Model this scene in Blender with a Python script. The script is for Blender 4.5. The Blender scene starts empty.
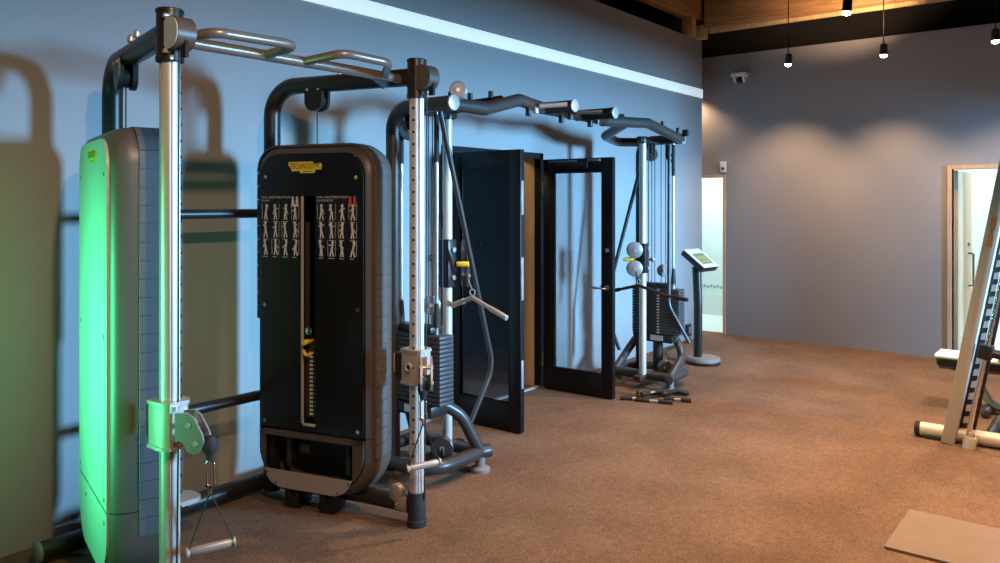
import bpy, bmesh, math, random
from mathutils import Vector, Matrix
random.seed(7)
PI = math.pi
SC = bpy.context.scene
COL = SC.collection
V = Vector

# ------------------------------------------------------------------ materials
MATS = {}
def mat(name, col, rough=0.5, metal=0.0, noise=0.0, nscale=40, bump=0.0, bscale=200, emit=None, estr=0, spec=0.5, coat=0.0):
    if name in MATS: return MATS[name]
    m = bpy.data.materials.new(name); m.use_nodes = True
    nt = m.node_tree; b = nt.nodes['Principled BSDF']
    b.inputs['Base Color'].default_value = (*col, 1)
    b.inputs['Roughness'].default_value = rough
    b.inputs['Metallic'].default_value = metal
    b.inputs['Specular IOR Level'].default_value = spec
    b.inputs['Coat Weight'].default_value = coat
    tc = nt.nodes.new('ShaderNodeTexCoord')
    n = nt.nodes.new('ShaderNodeTexNoise'); n.inputs['Scale'].default_value = nscale; n.inputs['Detail'].default_value = 4
    nt.links.new(tc.outputs['Object'], n.inputs['Vector'])
    mx = nt.nodes.new('ShaderNodeMix'); mx.data_type = 'RGBA'
    k = noise if noise else 0.05
    mx.inputs[6].default_value = (*[c*(1-k) for c in col], 1)
    mx.inputs[7].default_value = (*[min(1, c*(1+k)) for c in col], 1)
    nt.links.new(n.outputs['Fac'], mx.inputs[0])
    nt.links.new(mx.outputs[2], b.inputs['Base Color'])
    if bump:
        n2 = nt.nodes.new('ShaderNodeTexNoise'); n2.inputs['Scale'].default_value = bscale; n2.inputs['Detail'].default_value = 3
        nt.links.new(tc.outputs['Object'], n2.inputs['Vector'])
        bp = nt.nodes.new('ShaderNodeBump'); bp.inputs['Strength'].default_value = bump; bp.inputs['Distance'].default_value = 0.01
        nt.links.new(n2.outputs['Fac'], bp.inputs['Height']); nt.links.new(bp.outputs['Normal'], b.inputs['Normal'])
    if emit:
        b.inputs['Emission Color'].default_value = (*emit, 1); b.inputs['Emission Strength'].default_value = estr
    MATS[name] = m
    return m

def carpet_mat():
    m = bpy.data.materials.new('carpet'); m.use_nodes = True
    nt = m.node_tree; b = nt.nodes['Principled BSDF']; L = nt.links
    tc = nt.nodes.new('ShaderNodeTexCoord')
    n1 = nt.nodes.new('ShaderNodeTexNoise'); n1.inputs['Scale'].default_value = 95; n1.inputs['Detail'].default_value = 3
    n2 = nt.nodes.new('ShaderNodeTexNoise'); n2.inputs['Scale'].default_value = 2.2; n2.inputs['Detail'].default_value = 5
    n3 = nt.nodes.new('ShaderNodeTexNoise'); n3.inputs['Scale'].default_value = 22; n3.inputs['Detail'].default_value = 6; n3.inputs['Roughness'].default_value = .7
    for n in (n1, n2, n3): L.new(tc.outputs['Object'], n.inputs['Vector'])
    r = nt.nodes.new('ShaderNodeValToRGB')
    r.color_ramp.elements[0].position = .40; r.color_ramp.elements[0].color = (.100, .064, .044, 1)
    r.color_ramp.elements[1].position = .62; r.color_ramp.elements[1].color = (.225, .145, .098, 1)
    a = nt.nodes.new('ShaderNodeMath'); a.operation = 'MULTIPLY_ADD'; a.inputs[1].default_value = .45; 
    L.new(n1.outputs['Fac'], a.inputs[0])
    a2 = nt.nodes.new('ShaderNodeMath'); a2.operation = 'MULTIPLY'; a2.inputs[1].default_value = .30
    L.new(n3.outputs['Fac'], a2.inputs[0])
    a3 = nt.nodes.new('ShaderNodeMath'); a3.operation = 'MULTIPLY_ADD'; a3.inputs[1].default_value = .25
    L.new(n2.outputs['Fac'], a3.inputs[0]); L.new(a2.outputs[0], a3.inputs[2]); L.new(a3.outputs[0], a.inputs[2])
    L.new(a.outputs[0], r.inputs[0]); L.new(r.outputs[0], b.inputs['Base Color'])
    b.inputs['Roughness'].default_value = .95; b.inputs['Specular IOR Level'].default_value = .15
    bp = nt.nodes.new('ShaderNodeBump'); bp.inputs['Strength'].default_value = .6; bp.inputs['Distance'].default_value = .012
    L.new(a.outputs[0], bp.inputs['Height']); L.new(bp.outputs['Normal'], b.inputs['Normal'])
    return m

def wood_mat(name, c0, c1, axis=(1, 1, 1), rough=.5):
    m = bpy.data.materials.new(name); m.use_nodes = True
    nt = m.node_tree; b = nt.nodes['Principled BSDF']; L = nt.links
    tc = nt.nodes.new('ShaderNodeTexCoord'); mp = nt.nodes.new('ShaderNodeMapping'); mp.inputs['Scale'].default_value = axis
    L.new(tc.outputs['Object'], mp.inputs['Vector'])
    n = nt.nodes.new('ShaderNodeTexNoise'); n.inputs['Scale'].default_value = 6; n.inputs['Detail'].default_value = 6; n.inputs['Distortion'].default_value = .6
    L.new(mp.outputs[0], n.inputs['Vector'])
    r = nt.nodes.new('ShaderNodeValToRGB')
    r.color_ramp.elements[0].position = .35; r.color_ramp.elements[0].color = (*c0, 1)
    r.color_ramp.elements[1].position = .65; r.color_ramp.elements[1].color = (*c1, 1)
    L.new(n.outputs['Fac'], r.inputs[0]); L.new(r.outputs[0], b.inputs['Base Color'])
    b.inputs['Roughness'].default_value = rough
    return m

def glass_mat(name, tint, ior=1.45, haze=0.0):
    m = bpy.data.materials.new(name); m.use_nodes = True
    nt = m.node_tree; nt.nodes.clear(); L = nt.links
    o = nt.nodes.new('ShaderNodeOutputMaterial'); t = nt.nodes.new('ShaderNodeBsdfTransparent'); g = nt.nodes.new('ShaderNodeBsdfGlossy')
    t.inputs['Color'].default_value = (*tint, 1); g.inputs['Roughness'].default_value = .03
    fr = nt.nodes.new('ShaderNodeFresnel'); fr.inputs['IOR'].default_value = ior
    mx = nt.nodes.new('ShaderNodeMixShader')
    tr = nt.nodes.new('ShaderNodeBsdfTranslucent'); tr.inputs['Color'].default_value = (.9, .92, .95, 1)
    mh = nt.nodes.new('ShaderNodeMixShader'); mh.inputs[0].default_value = haze
    L.new(t.outputs[0], mh.inputs[1]); L.new(tr.outputs[0], mh.inputs[2])
    L.new(fr.outputs[0], mx.inputs[0]); L.new(mh.outputs[0], mx.inputs[1]); L.new(g.outputs[0], mx.inputs[2]); L.new(mx.outputs[0], o.inputs['Surface'])
    return m

M = dict(
 black=mat('black_paint', (.022, .02, .018), .38, .2),
 graphite=mat('graphite_paint', (.06, .057, .055), .36, .35),
 shell=mat('brown_grey_plastic', (.088, .069, .054), .40),
 strip=mat('ribbed_rubber', (.075, .076, .078), .6),
 dark=mat('dark_void', (.008, .008, .008), .8),
 gloss=mat('gloss_black_panel', (.010, .009, .007), .22),
 sheet=mat('black_sheet', (.006, .005, .004), .3),
 pale=mat('pale_panel', (.50, .58, .54), .38),  # green light partly put into the cover colour, on top of the green lamp
 silver=mat('brushed_silver', (.62, .60, .56), .33, .55),
 alu=mat('aluminium', (.66, .63, .58), .36, .4),
 tan=mat('satin_metal', (.46, .40, .34), .38, .35),
 gripm=mat('grip_metal', (.24, .205, .175), .32, .4),
 chrome=mat('chrome', (.8, .8, .8), .12, 1),
 steelgrey=mat('steel_grey', (.28, .28, .29), .4, .3),
 platec=mat('weight_plate', (.055, .055, .058), .5, .3),
 rubber=mat('rubber', (.018, .018, .018), .75),
 foot=mat('foot_grey', (.20, .19, .18), .6),
 yellow=mat('yellow_plastic', (.85, .55, .03), .4),
 badge=mat('yellow_badge', (.85, .66, .05), .35),
 ink=mat('ink_black', (.012, .010, .004), .6),
 white=mat('white_print', (.75, .72, .66), .6),
 printred=mat('red_print', (.6, .10, .05), .6),
 whitep=mat('white_plastic', (.75, .75, .74), .4),
 wall=mat('wall_paint', (.300, .298, .305), .75, bump=.05, bscale=120, noise=.03, nscale=3),
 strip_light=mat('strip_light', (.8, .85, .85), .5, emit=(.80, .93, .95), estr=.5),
 stripe=mat('white_trim_paint', (.88, .90, .90), .5),
 navy=mat('navy_wall', (.018, .021, .028), .7),
 ceil=mat('dark_ceiling', (.02, .018, .016), .9),
 doorblk=mat('door_black', (.008, .008, .009), .4, spec=.25),
 clean=mat('clean_white_wall', (.72, .82, .82), .6),
 tilew=mat('pale_tile', (.75, .78, .75), .4),
 greyd=mat('pattern_grey', (.30, .36, .36), .6),
 matp=mat('mat_rubber', (.20, .145, .105), .55, noise=.1, nscale=6),
 cream=mat('cream_metal', (.62, .55, .46), .38, .15),
 taupe=mat('taupe_metal', (.50, .45, .40), .42, .2),
 screen=mat('screen', (.10, .12, .08), .15, emit=(.45, .52, .30), estr=.35),
 screeng=mat('screen_item', (.2, .25, .08), .3, emit=(.55, .65, .18), estr=.2),
 bulb=mat('warm_bulb', (1, .8, .5), .3, emit=(1, .66, .32), estr=45),
 tube=mat('cool_lamp', (1, 1, 1), .3, emit=(.9, 1, 1), estr=2.5),
 cable=mat('cable_black', (.015, .015, .015), .5),
 guide=mat('guide_rod', (.55, .57, .6), .25, .7),
)
M['carpet'] = carpet_mat()
M['pine'] = wood_mat('pine', (.36, .17, .065), (.55, .30, .12), (6, .5, 6))
M['pinex'] = wood_mat('pine_long', (.36, .17, .065), (.55, .30, .12), (.5, 6, 6))
M['pinez'] = wood_mat('pine_pale', (.55, .38, .17), (.72, .53, .26), (6, 6, .5))
M['oak'] = wood_mat('oak_veneer', (.55, .36, .21), (.68, .46, .29), (8, 8, .5), .4)
M['glass'] = glass_mat('clear_glass', (.98, .98, .98), 1.4, .10)
M['tint'] = glass_mat('shade_tinted_glass', (.60, .66, .74), 1.22)  # left leaf: same glass, darkened to match the shade of the room behind

# ------------------------------------------------------------------ mesh builder
def frame_from(d):
    d = d.normalized()
    up = V((0, 0, 1)) if abs(d.z) < .95 else V((1, 0, 0))
    a = d.cross(up).normalized(); b = d.cross(a).normalized()
    return a, b

def fillet(pts, rad, n=6):
    pts = [V(p) for p in pts]; out = [pts[0]]
    for i in range(1, len(pts)-1):
        p0, p, p1 = pts[i-1], pts[i], pts[i+1]
        a = (p0-p); b = (p1-p); r = rad[i-1] if isinstance(rad, (list, tuple)) else rad
        ang = a.angle(b)
        if ang > PI-.02 or r <= 0: out.append(p); continue
        t = min(r/math.tan(ang/2), a.length*.48, b.length*.48)
        rr = t*math.tan(ang/2)
        A = a.normalized(); B = b.normalized()
        c = p+(A+B).normalized()*(rr/math.sin(ang/2))
        s = p+A*t-c; e = p+B*t-c
        tot = s.angle(e); ax = s.cross(e).normalized()
        for k in range(n+1):
            out.append(c+Matrix.Rotation(tot*k/n, 3, ax) @ s)
    out.append(pts[-1]); return out

class MB:
    def __init__(s): s.bm = bmesh.new(); s.mi = 0
    def _new(s, vs, faces, smooth=False):
        bv = [s.bm.verts.new(v) for v in vs]
        for f in faces:
            try:
                q = s.bm.faces.new([bv[i] for i in f]); q.smooth = smooth; q.material_index = s.mi
            except ValueError: pass
        return bv
    def box(s, c, size, R=None, bev=0.0, seg=2):
        t = bmesh.new(); bmesh.ops.create_cube(t, size=1)
        for v in t.verts: v.co = V((v.co.x*size[0], v.co.y*size[1], v.co.z*size[2]))
        if bev: bmesh.ops.bevel(t, geom=t.edges[:]+t.verts[:], offset=bev, segments=seg, affect='EDGES', profile=.5)
        c = V(c); t.verts.index_update()
        vs = [(R @ v.co if R else v.co)+c for v in t.verts]
        fs = [[v.index for v in f.verts] for f in t.faces]; t.free()
        s._new(vs, fs); return s
    def b2(s, lo, hi, bev=0.0):
        lo = V(lo); hi = V(hi); return s.box((lo+hi)/2, hi-lo, None, bev)
    def cyl(s, p0, p1, r, seg=20, r1=None, cap=True, bev=0):
        p0, p1 = V(p0), V(p1); d = p1-p0; L = d.length
        if bev:
            u = d/L; return s.lathe([(0, 0), (r-bev, 0), (r-bev*.3, bev*.3), (r, bev), (r, L-bev), (r-bev*.3, L-bev*.3), (r-bev, L), (0, L)], p0, u, seg)
        r1 = r if r1 is None else r1
        a, b = frame_from(d); vs = []
        for p, rr in ((p0, r), (p1, r1)):
            for k in range(seg):
                an = 2*PI*k/seg; vs.append(p+a*math.cos(an)*rr+b*math.sin(an)*rr)
        s._new(vs, [(k, (k+1) % seg, seg+(k+1) % seg, seg+k) for k in range(seg)], True)
        if cap:
            s._new(vs[:seg], [list(range(seg))]); s._new(vs[seg:], [list(range(seg))])
        return s
    def tube(s, pts, r, seg=14, closed=False, cap=True, flat=1.0):
        pts = [V(p) for p in pts]; n = len(pts); dirs = []
        for i in range(n):
            if closed: d = pts[(i+1) % n]-pts[i-1]
            else: d = pts[min(i+1, n-1)]-pts[max(i-1, 0)]
            dirs.append(d.normalized())
        a, _ = frame_from(dirs[0]); vs = []
        for i in range(n):
            a = (a-dirs[i]*a.dot(dirs[i])).normalized(); b = dirs[i].cross(a)
            rr = r[i] if isinstance(r, (list, tuple)) else r
            for k in range(seg):
                an = 2*PI*k/seg; vs.append(pts[i]+a*math.cos(an)*rr+b*math.sin(an)*rr*flat)
        fs = []; m = n if closed else n-1
        for i in range(m):
            j = (i+1) % n
            for k in range(seg):
                k2 = (k+1) % seg; fs.append((i*seg+k, i*seg+k2, j*seg+k2, j*seg+k))
        s._new(vs, fs, True)
        if cap and not closed:
            s._new(vs[:seg], [list(range(seg))]); s._new(vs[-seg:], [list(range(seg))])
        return s
    def lathe(s, prof, base, axis=(0, 0, 1), seg=24):
        base = V(base); u = V(axis).normalized(); a, b = frame_from(u); vs = []
        for (r, h) in prof:
            r = max(r, 1e-5)
            for k in range(seg):
                an = 2*PI*k/seg; vs.append(base+u*h+a*math.cos(an)*r+b*math.sin(an)*r)
        fs = []
        for i in range(len(prof)-1):
            for k in range(seg):
                k2 = (k+1) % seg; fs.append((i*seg+k, i*seg+k2, (i+1)*seg+k2, (i+1)*seg+k))
        s._new(vs, fs, True); return s
    def sphere(s, c, r, seg=16, sc=(1, 1, 1)):
        n = 10; c = V(c); vs = []; fs = []
        for i in range(n+1):
            th = PI*i/n
            for k in range(seg):
                an = 2*PI*k/seg
                vs.append(c+V((math.sin(th)*math.cos(an)*r*sc[0], math.sin(th)*math.sin(an)*r*sc[1], math.cos(th)*r*sc[2])))
        for i in range(n):
            for k in range(seg):
                k2 = (k+1) % seg; fs.append((i*seg+k, i*seg+k2, (i+1)*seg+k2, (i+1)*seg+k))
        s._new(vs, fs, True); return s
    def prism(s, poly, o, ux, uy, depth, smooth=False):
        """poly in the plane (ux,uy) through o, extruded by the vector depth"""
        o = V(o); ux = V(ux); uy = V(uy); dp = V(depth); n = len(poly)
        A = [o+ux*p[0]+uy*p[1] for p in poly]; B = [p+dp for p in A]
        s._new(A+B, [(k, (k+1) % n, n+(k+1) % n, n+k) for k in range(n)], smooth)
        s._new(A, [list(range(n))]); s._new(B, [list(range(n))]); return s
    def disc(s, c, nrm, r, seg=10):
        c = V(c); a, b = frame_from(V(nrm))
        s._new([c+a*math.cos(2*PI*k/seg)*r+b*math.sin(2*PI*k/seg)*r for k in range(seg)], [list(range(seg))]); return s
    def build(s, name, m, parent=None, org=None):
        bm = s.bm
        bmesh.ops.remove_doubles(bm, verts=bm.verts, dist=1e-6)
        bmesh.ops.recalc_face_normals(bm, faces=bm.faces)
        if org is None: org = worldpos(parent) if parent else V((0, 0, 0))
        for v in bm.verts: v.co -= V(org)
        me = bpy.data.meshes.new(name); bm.to_mesh(me); bm.free(); me.set_sharp_from_angle(angle=math.radians(38))
        for q in (m if isinstance(m, (list, tuple)) else [m]): me.materials.append(q)
        o = bpy.data.objects.new(name, me); COL.objects.link(o)
        if parent: o.parent = parent
        else: o.location = org
        return o

def islands(s, name, m, parent):
    """each separate piece of the builder becomes a part of its own"""
    bm = s.bm; bmesh.ops.remove_doubles(bm, verts=bm.verts, dist=1e-6); bm.verts.index_update()
    seen = set(); out = []
    for v0 in bm.verts:
        if v0 in seen: continue
        st = [v0]; seen.add(v0); comp = []
        while st:
            v = st.pop(); comp.append(v)
            for e in v.link_edges:
                w = e.other_vert(v)
                if w not in seen: seen.add(w); st.append(w)
        cs = {v: i for i, v in enumerate(comp)}; q = MB()
        fs = {f for v in comp for f in v.link_faces}
        bv = [q.bm.verts.new(v.co) for v in comp]
        for f in fs:
            g = q.bm.faces.new([bv[cs[v]] for v in f.verts]); g.smooth = f.smooth; g.material_index = f.material_index
        out.append(q.build(name, m, parent))
    bm.free(); return out
MB.islands = islands

def worldpos(o):
    p = V(o.location)
    while o.parent: o = o.parent; p += V(o.location)
    return p
def tag(o, label=None, cat=None, group=None, kind=None):
    if label: o['label'] = label
    if cat: o['category'] = cat
    if group: o['group'] = group
    if kind: o['kind'] = kind
    return o
def thing(name, loc, label, cat, group=None, kind=None):
    o = bpy.data.objects.new(name, None); o.empty_display_size = .1; COL.objects.link(o); o.location = loc
    return tag(o, label, cat, group, kind)
def copy_tree(o, parent=None):
    c = o.copy(); COL.objects.link(c); c.parent = parent
    for ch in list(o.children): copy_tree(ch, c)
    return c
def rrect(x0, x1, y0, y1, r, n=6):
    """rounded rectangle, radii (bl, br, tr, tl)"""
    rs = r if isinstance(r, (list, tuple)) else (r,)*4
    P = []
    for (cx, cy, a0, rr) in ((x0+rs[0], y0+rs[0], PI, rs[0]), (x1-rs[1], y0+rs[1], 1.5*PI, rs[1]), (x1-rs[2], y1-rs[2], 0, rs[2]), (x0+rs[3], y1-rs[3], .5*PI, rs[3])):
        for k in range(n+1):
            a = a0+.5*PI*k/n; P.append((cx+rr*math.cos(a), cy+rr*math.sin(a)))
    return P
def stadium(c, r, h, n=10):
    P = []
    for k in range(n+1): a = PI*k/n; P.append((c[0]+r*math.cos(a), c[1]+h+r*math.sin(a)))
    for k in range(n+1): a = PI+PI*k/n; P.append((c[0]+r*math.cos(a), c[1]-h+r*math.sin(a)))
    return P
def text_into(mb, txt, o, ux, uy, size, thick=.0, align='CENTER', sx=1.0, shear=0.0):
    cu = bpy.data.curves.new('t', 'FONT'); cu.body = txt; cu.size = size; cu.align_x = align; cu.align_y = 'CENTER'; cu.shear = shear; cu.resolution_u = 2
    ob = bpy.data.objects.new('t', cu); COL.objects.link(ob)
    bpy.context.view_layer.update()
    dg = bpy.context.evaluated_depsgraph_get()
    me = bpy.data.meshes.new_from_object(ob.evaluated_get(dg))
    o = V(o); ux = V(ux); uy = V(uy)
    mb._new([o+ux*v.co.x*sx+uy*v.co.y for v in me.vertices], [list(p.vertices) for p in me.polygons])
    bpy.data.objects.remove(ob); bpy.data.curves.remove(cu); bpy.data.meshes.remove(me)

def struct(mb, name, m, label=None, cat=None):
    o = mb.build(name, m); tag(o, label, cat, None, 'structure'); return o

# ------------------------------------------------------------------ camera
cam = bpy.data.cameras.new('camera'); co = bpy.data.objects.new('camera', cam); COL.objects.link(co)
H = 1.63
yaw = math.atan(624/790)
fwd = V((math.cos(yaw), math.sin(yaw), 0)); rgt = V((math.sin(yaw), -math.cos(yaw), 0)); up = V((0, 0, 1))
co.matrix_world = Matrix(((rgt.x, up.x, -fwd.x, 0), (rgt.y, up.y, -fwd.y, 0), (rgt.z, up.z, -fwd.z, H), (0, 0, 0, 1)))
cam.sensor_fit = 'HORIZONTAL'; cam.sensor_width = 36; cam.lens = 36*790/1000
cam.shift_y = -(281.5-202)/1000; cam.clip_start = .05
SC.camera = co

# ------------------------------------------------------------------ room
YW = 4.04; XF = 9.33
X0, Y0 = -3.6, -5.4
OX0, OX1, OZ = 4.40, 5.72, 2.06      # double door opening in the left wall
m = MB(); m.b2((X0, Y0, -.1), (XF+.12, 6.0, 0)); struct(m, 'floor', M['carpet'])
XE = 9.09
m = MB()
m.b2((X0, YW, 0), (OX0, YW+.20, 3.59)); m.b2((OX1, YW, 0), (XE, YW+.20, 3.59)); m.b2((OX0, YW, OZ), (OX1, YW+.20, 3.59))
struct(m, 'wall_left', M['wall'])
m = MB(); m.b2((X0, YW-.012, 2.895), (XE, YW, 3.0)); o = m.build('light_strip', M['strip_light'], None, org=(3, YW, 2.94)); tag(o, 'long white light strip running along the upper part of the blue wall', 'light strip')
# far wall with two door openings
DL0, DL1, DLZ = 3.87, 4.72, 1.93
DR0, DR1, DRZ = .42, 1.40, 1.97
m = MB()
m.b2((XF, Y0, 0), (XF+.12, DR0, 3.43)); m.b2((XF, DR1, 0), (XF+.12, DL0, 3.43)); m.b2((XF, DL1, 0), (XF+.12, 6.0, 3.43))
m.b2((XF, DR0, DRZ), (XF+.12, DR1, 3.43)); m.b2((XF, DL0, DLZ), (XF+.12, DL1, 3.43))
struct(m, 'wall_far', M['wall'])
m = MB(); m.b2((X0-.12, Y0, 0), (X0, 6.0, 4.7)); struct(m, 'wall_back', M['wall'])
# window wall: daylight comes in here
WX0, WX1, WZ0, WZ1 = 5.75, 7.15, 1.25, 2.95
m = MB()
m.b2((X0, Y0-.15, 0), (WX0, Y0, 4.7)); m.b2((WX1, Y0-.15, 0), (XF+.12, Y0, 4.7)); m.b2((WX0, Y0-.15, 0), (WX1, Y0, WZ0)); m.b2((WX0, Y0-.15, WZ1), (WX1, Y0, 4.7))
struct(m, 'wall_right', M['wall'])
m = MB()
for x in (WX0+.03, (WX0+WX1)/2, WX1-.03): m.b2((x-.03, Y0-.12, WZ0), (x+.03, Y0-.04, WZ1))
for z in (WZ0+.03, WZ1-.03): m.b2((WX0, Y0-.12, z-.03), (WX1, Y0-.04, z+.03))
struct(m, 'window_1', M['whitep'])
m = MB(); m.b2((X0-.12, Y0-.15, 4.7), (XF+3, 6.1, 4.8)); struct(m, 'ceiling', M['ceil'])
m = MB(); m.b2((X0, 6.0, 0), (XF+.12, 6.12, 4.7)); struct(m, 'wall_passage', M['wall'])
m = MB(); m.b2((XF+.6, Y0, 3.44), (XF+.7, 6, 4.7)); struct(m, 'wall_upper', M['ceil'])

# timber structure
def beam(name, lo, hi, mt, label):
    mm = MB(); mm.b2(lo, hi, .006); o = mm.build(name, mt, None, org=(V(lo)+V(hi))/2); tag(o, label, 'beam', None, 'structure'); return o
beam('roof_beam', (8.88, -4, 3.70), (9.02, 3.92, 4.12), M['pine'], 'pine roof beam running above the far wall')
beam('roof_beam', (2.6, 3.97, 3.81), (8.95, 4.13, 4.16), M['pinex'], 'pine beam running above the top edge of the blue wall')
beam('roof_beam', (6.2, -4, 4.30), (6.32, 6, 4.6), M['pine'], 'dark overhead pine rafter')
beam('roof_beam', (7.6, 4.3, 3.95), (7.75, 6, 4.3), M['pine'], 'pine rafter in the dark behind the blue wall')
beam('timber_stud', (8.68, 3.98, 3.59), (8.80, 4.12, 3.81), M['pinez'], 'left pale stud between blue wall and beam')
beam('timber_stud', (8.88, 3.93, 3.59), (9.02, 4.12, 3.74), M['pinez'], 'right pale stud at the end of the blue wall')
m = MB(); m.b2((9.02, -4, 3.66), (9.06, 3.92, 3.72)); tag(m.build('roof_batten', M['pinez']), 'pale batten along the beam bottom', 'beam', None, 'structure')

# ---- the room behind the double doors
m = MB()
m.b2((3.7, 5.5, 0), (7.3, 5.6, 2.5)); m.b2((3.6, YW+.2, 0), (3.7, 5.6, 2.5)); m.b2((7.3, YW+.2, 0), (7.4, 5.6, 2.5)); m.b2((3.6, YW+.2, 2.5), (7.4, 5.6, 2.56))
struct(m, 'wall_store', M['navy'])
m = MB()
m.b2((OX0, YW-.01, 0), (OX0+.05, YW+.05, OZ)); m.b2((OX1-.05, YW-.01, 0), (OX1, YW+.05, OZ)); m.b2((OX0, YW-.01, OZ-.05), (OX1, YW+.05, OZ))
struct(m, 'trim_2', M['doorblk'])
m = MB(); m.b2((OX0, YW+.05, 0), (OX0+.04, YW+.205, OZ)); m.b2((OX1-.04, YW+.05, 0), (OX1, YW+.205, OZ)); m.b2((OX0, YW+.05, OZ-.04), (OX1, YW+.205, OZ))
struct(m, 'trim_3', M['oak'])
m = MB(); m.b2((OX0, YW-.005, 0), (OX1, YW+.03, .012)); struct(m, 'trim_4', M['alu'])
t = thing('wall_switch', (6.6, 5.5, 1.17), 'small dark switch plate seen through the left glass door', 'switch')
m = MB(); m.box((6.6, 5.492, 1.17), (.09, .014, .13), None, .004); m.build('plate', M['rubber'], t)
m = MB(); m.box((6.6, 5.482, 1.17), (.014, .008, .014), None, .002); m.build('rocker', M['whitep'], t)

# ---- double doors (built in the local frame: leaf along -Y from the hinge, seen face is -X)
def door_leaf(name, hinge, ang, W, label, lever):
    t = thing(name, hinge, label, 'door', None, 'structure')
    R = Matrix.Rotation(ang, 3, 'Z'); h = V(hinge)
    zt, zb = 2.0, .012; th = .045; st = .095
    def P(x, y, z): return h+R @ V((x, y, z))
    def bx(mm, a, b, bev=.003):
        a = V(a); b = V(b); c = (a+b)/2; sz = V([abs(q) for q in (b-a)]); mm.box(h+R @ c, sz, R, bev)
    f = MB()
    bx(f, (-th/2, 0, zb), (th/2, -st, zt)); bx(f, (-th/2, -W+st, zb), (th/2, -W, zt))
    bx(f, (-th/2, -st, zt-.11), (th/2, -W+st, zt)); bx(f, (-th/2, -st, zb), (th/2, -W+st, .19))
    f.build('door_frame', M['doorblk'], t)
    g = MB(); bx(g, (-.004, -st+.005, .185), (.004, -W+st-.005, zt-.105), 0); 
    g.build('glass_pane', M['tint'] if not lever else M['glass'], t)
    b = MB()
    for q in (-1, 1):
        s = q*(th/2-.006)
        bx(b, (s-.006, -st, .19), (s+.006, -st-.014, zt-.11)); bx(b, (s-.006, -W+st, .19), (s+.006, -W+st+.014, zt-.11))
        bx(b, (s-.006, -st, .19), (s+.006, -W+st, .204)); bx(b, (s-.006, -st, zt-.124), (s+.006, -W+st, zt-.11))
    b.build('glazing_bead', M['doorblk'], t)
    for z in (.25, 1.75):
        k = MB(); k.cyl(P(-.01, .008, z-.05), P(-.01, .008, z+.05), .010, 12); k.build('hinge', M['steelgrey'], t)
    if lever:
        k = MB()
        k.cyl(P(-th/2, -W+.05, .92), P(-th/2-.012, -W+.05, .92), .026, 18)
        k.tube(fillet([P(-th/2-.012, -W+.05, .92), P(-th/2-.055, -W+.05, .92), P(-th/2-.055, -W+.17, .92)], .02), .010)
        k.cyl(P(th/2, -W+.05, .92), P(th/2+.012, -W+.05, .92), .026, 18)
        k.tube(fillet([P(th/2+.012, -W+.05, .92), P(th/2+.055, -W+.05, .92), P(th/2+.055, -W+.17, .92)], .02), .010)
        k.build('lever_handle', M['chrome'], t)
        k = MB(); k.cyl(P(-th/2, -W+.05, 1.23), P(-th/2-.018, -W+.05, 1.23), .022, 18, bev=.003); k.build('lock', M['chrome'], t)
        k = MB(); bx(k, (-th/2-.022, -.14, zt-.085), (-th/2, -.46, zt-.03)); kk = k.build('door_closer', M['black'], t)
        k = MB(); bx(k, (-th/2-.034, -.08, zt-.028), (-th/2-.022, -.36, zt-.018)); bx(k, (-th/2-.02, -.46, zt-.03), (-th/2-.006, -.58, zt-.01)); k.build('closer_arm', M['steelgrey'], kk)
    for z, l in () if lever else ((.42, .20), (1.02, .16), (1.17, .14), (1.66, .24)):
        k = MB(); bx(k, (-.012, -W-.002, z-l/2), (.012, -W+.004, z+l/2), .001); k.islands('strike_plate', M['steelgrey'], t)
    k = MB(); bx(k, (-.008, -.02, .002), (.008, -W+.02, .02), 0); k.build('seal', M['rubber'], t)
    return t
door_leaf('door_1', (4.445, 3.985, 0), 0, .675, 'left black framed glass door leaf open square to the blue wall', False)
door_leaf('door_2', (5.675, 3.985, 0), math.radians(1.0), .69, 'right black framed glass door leaf with chrome lever handle', True)

# ---- rooms seen through the far wall doors
m = MB()
m.b2((10.9, 3.0, 0), (11.0, 6.0, 2.5)); m.b2((XF+.12, 6.0, 0), (11.0, 6.1, 2.5)); m.b2((XF+.12, 2.9, 0), (11.0, 3.0, 2.5)); m.b2((XF+.12, 2.9, 2.5), (11.0, 6.1, 2.56))
struct(m, 'wall_washroom', M['clean'])
m = MB(); m.b2((XF+.12, 2.9, -.1), (11.0, 6.1, .002)); struct(m, 'floor_washroom', M['tilew'])
m = MB()
for i in range(60):
    y = 3.05+i*.05; m.box((10.895, y, .40+(.012 if i % 2 else 0)), (.006, .03, .035))
struct(m, 'trim_5', M['greyd'])
m = MB(); m.b2((10.86, 3.0, .0), (10.9, 6.0, .30)); struct(m, 'baseboard_washroom', M['tilew'])
m = MB()
m.b2((12.4, -1.5, 0), (12.5, 2.6, 2.5)); m.b2((XF+.12, 2.5, 0), (12.4, 2.6, 2.5)); m.b2((XF+.12, -1.5, 0), (12.5, -1.4, 2.5)); m.b2((XF+.12, -1.5, 2.5), (12.5, 2.6, 2.56))
struct(m, 'wall_changing', M['clean'])
m = MB(); m.b2((XF+.12, -1.5, -.1), (12.5, 2.6, .002)); struct(m, 'floor_changing', M['tilew'])
m = MB(); fw = .035
m.b2((XF-.015, DL0-fw, 0), (XF+.13, DL0, DLZ+fw)); m.b2((XF-.015, DL1, 0), (XF+.13, DL1+fw, DLZ+fw)); m.b2((XF-.015, DL0, DLZ), (XF+.13, DL1, DLZ+fw))
struct(m, 'trim_6', M['oak'])
m = MB(); fw = .04
m.b2((XF-.02, DR0-fw, 0), (XF+.13, DR0, DRZ+fw)); m.b2((XF-.02, DR1, 0), (XF+.13, DR1+fw, DRZ+fw)); m.b2((XF-.02, DR0, DRZ), (XF+.13, DR1, DRZ+fw))
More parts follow.
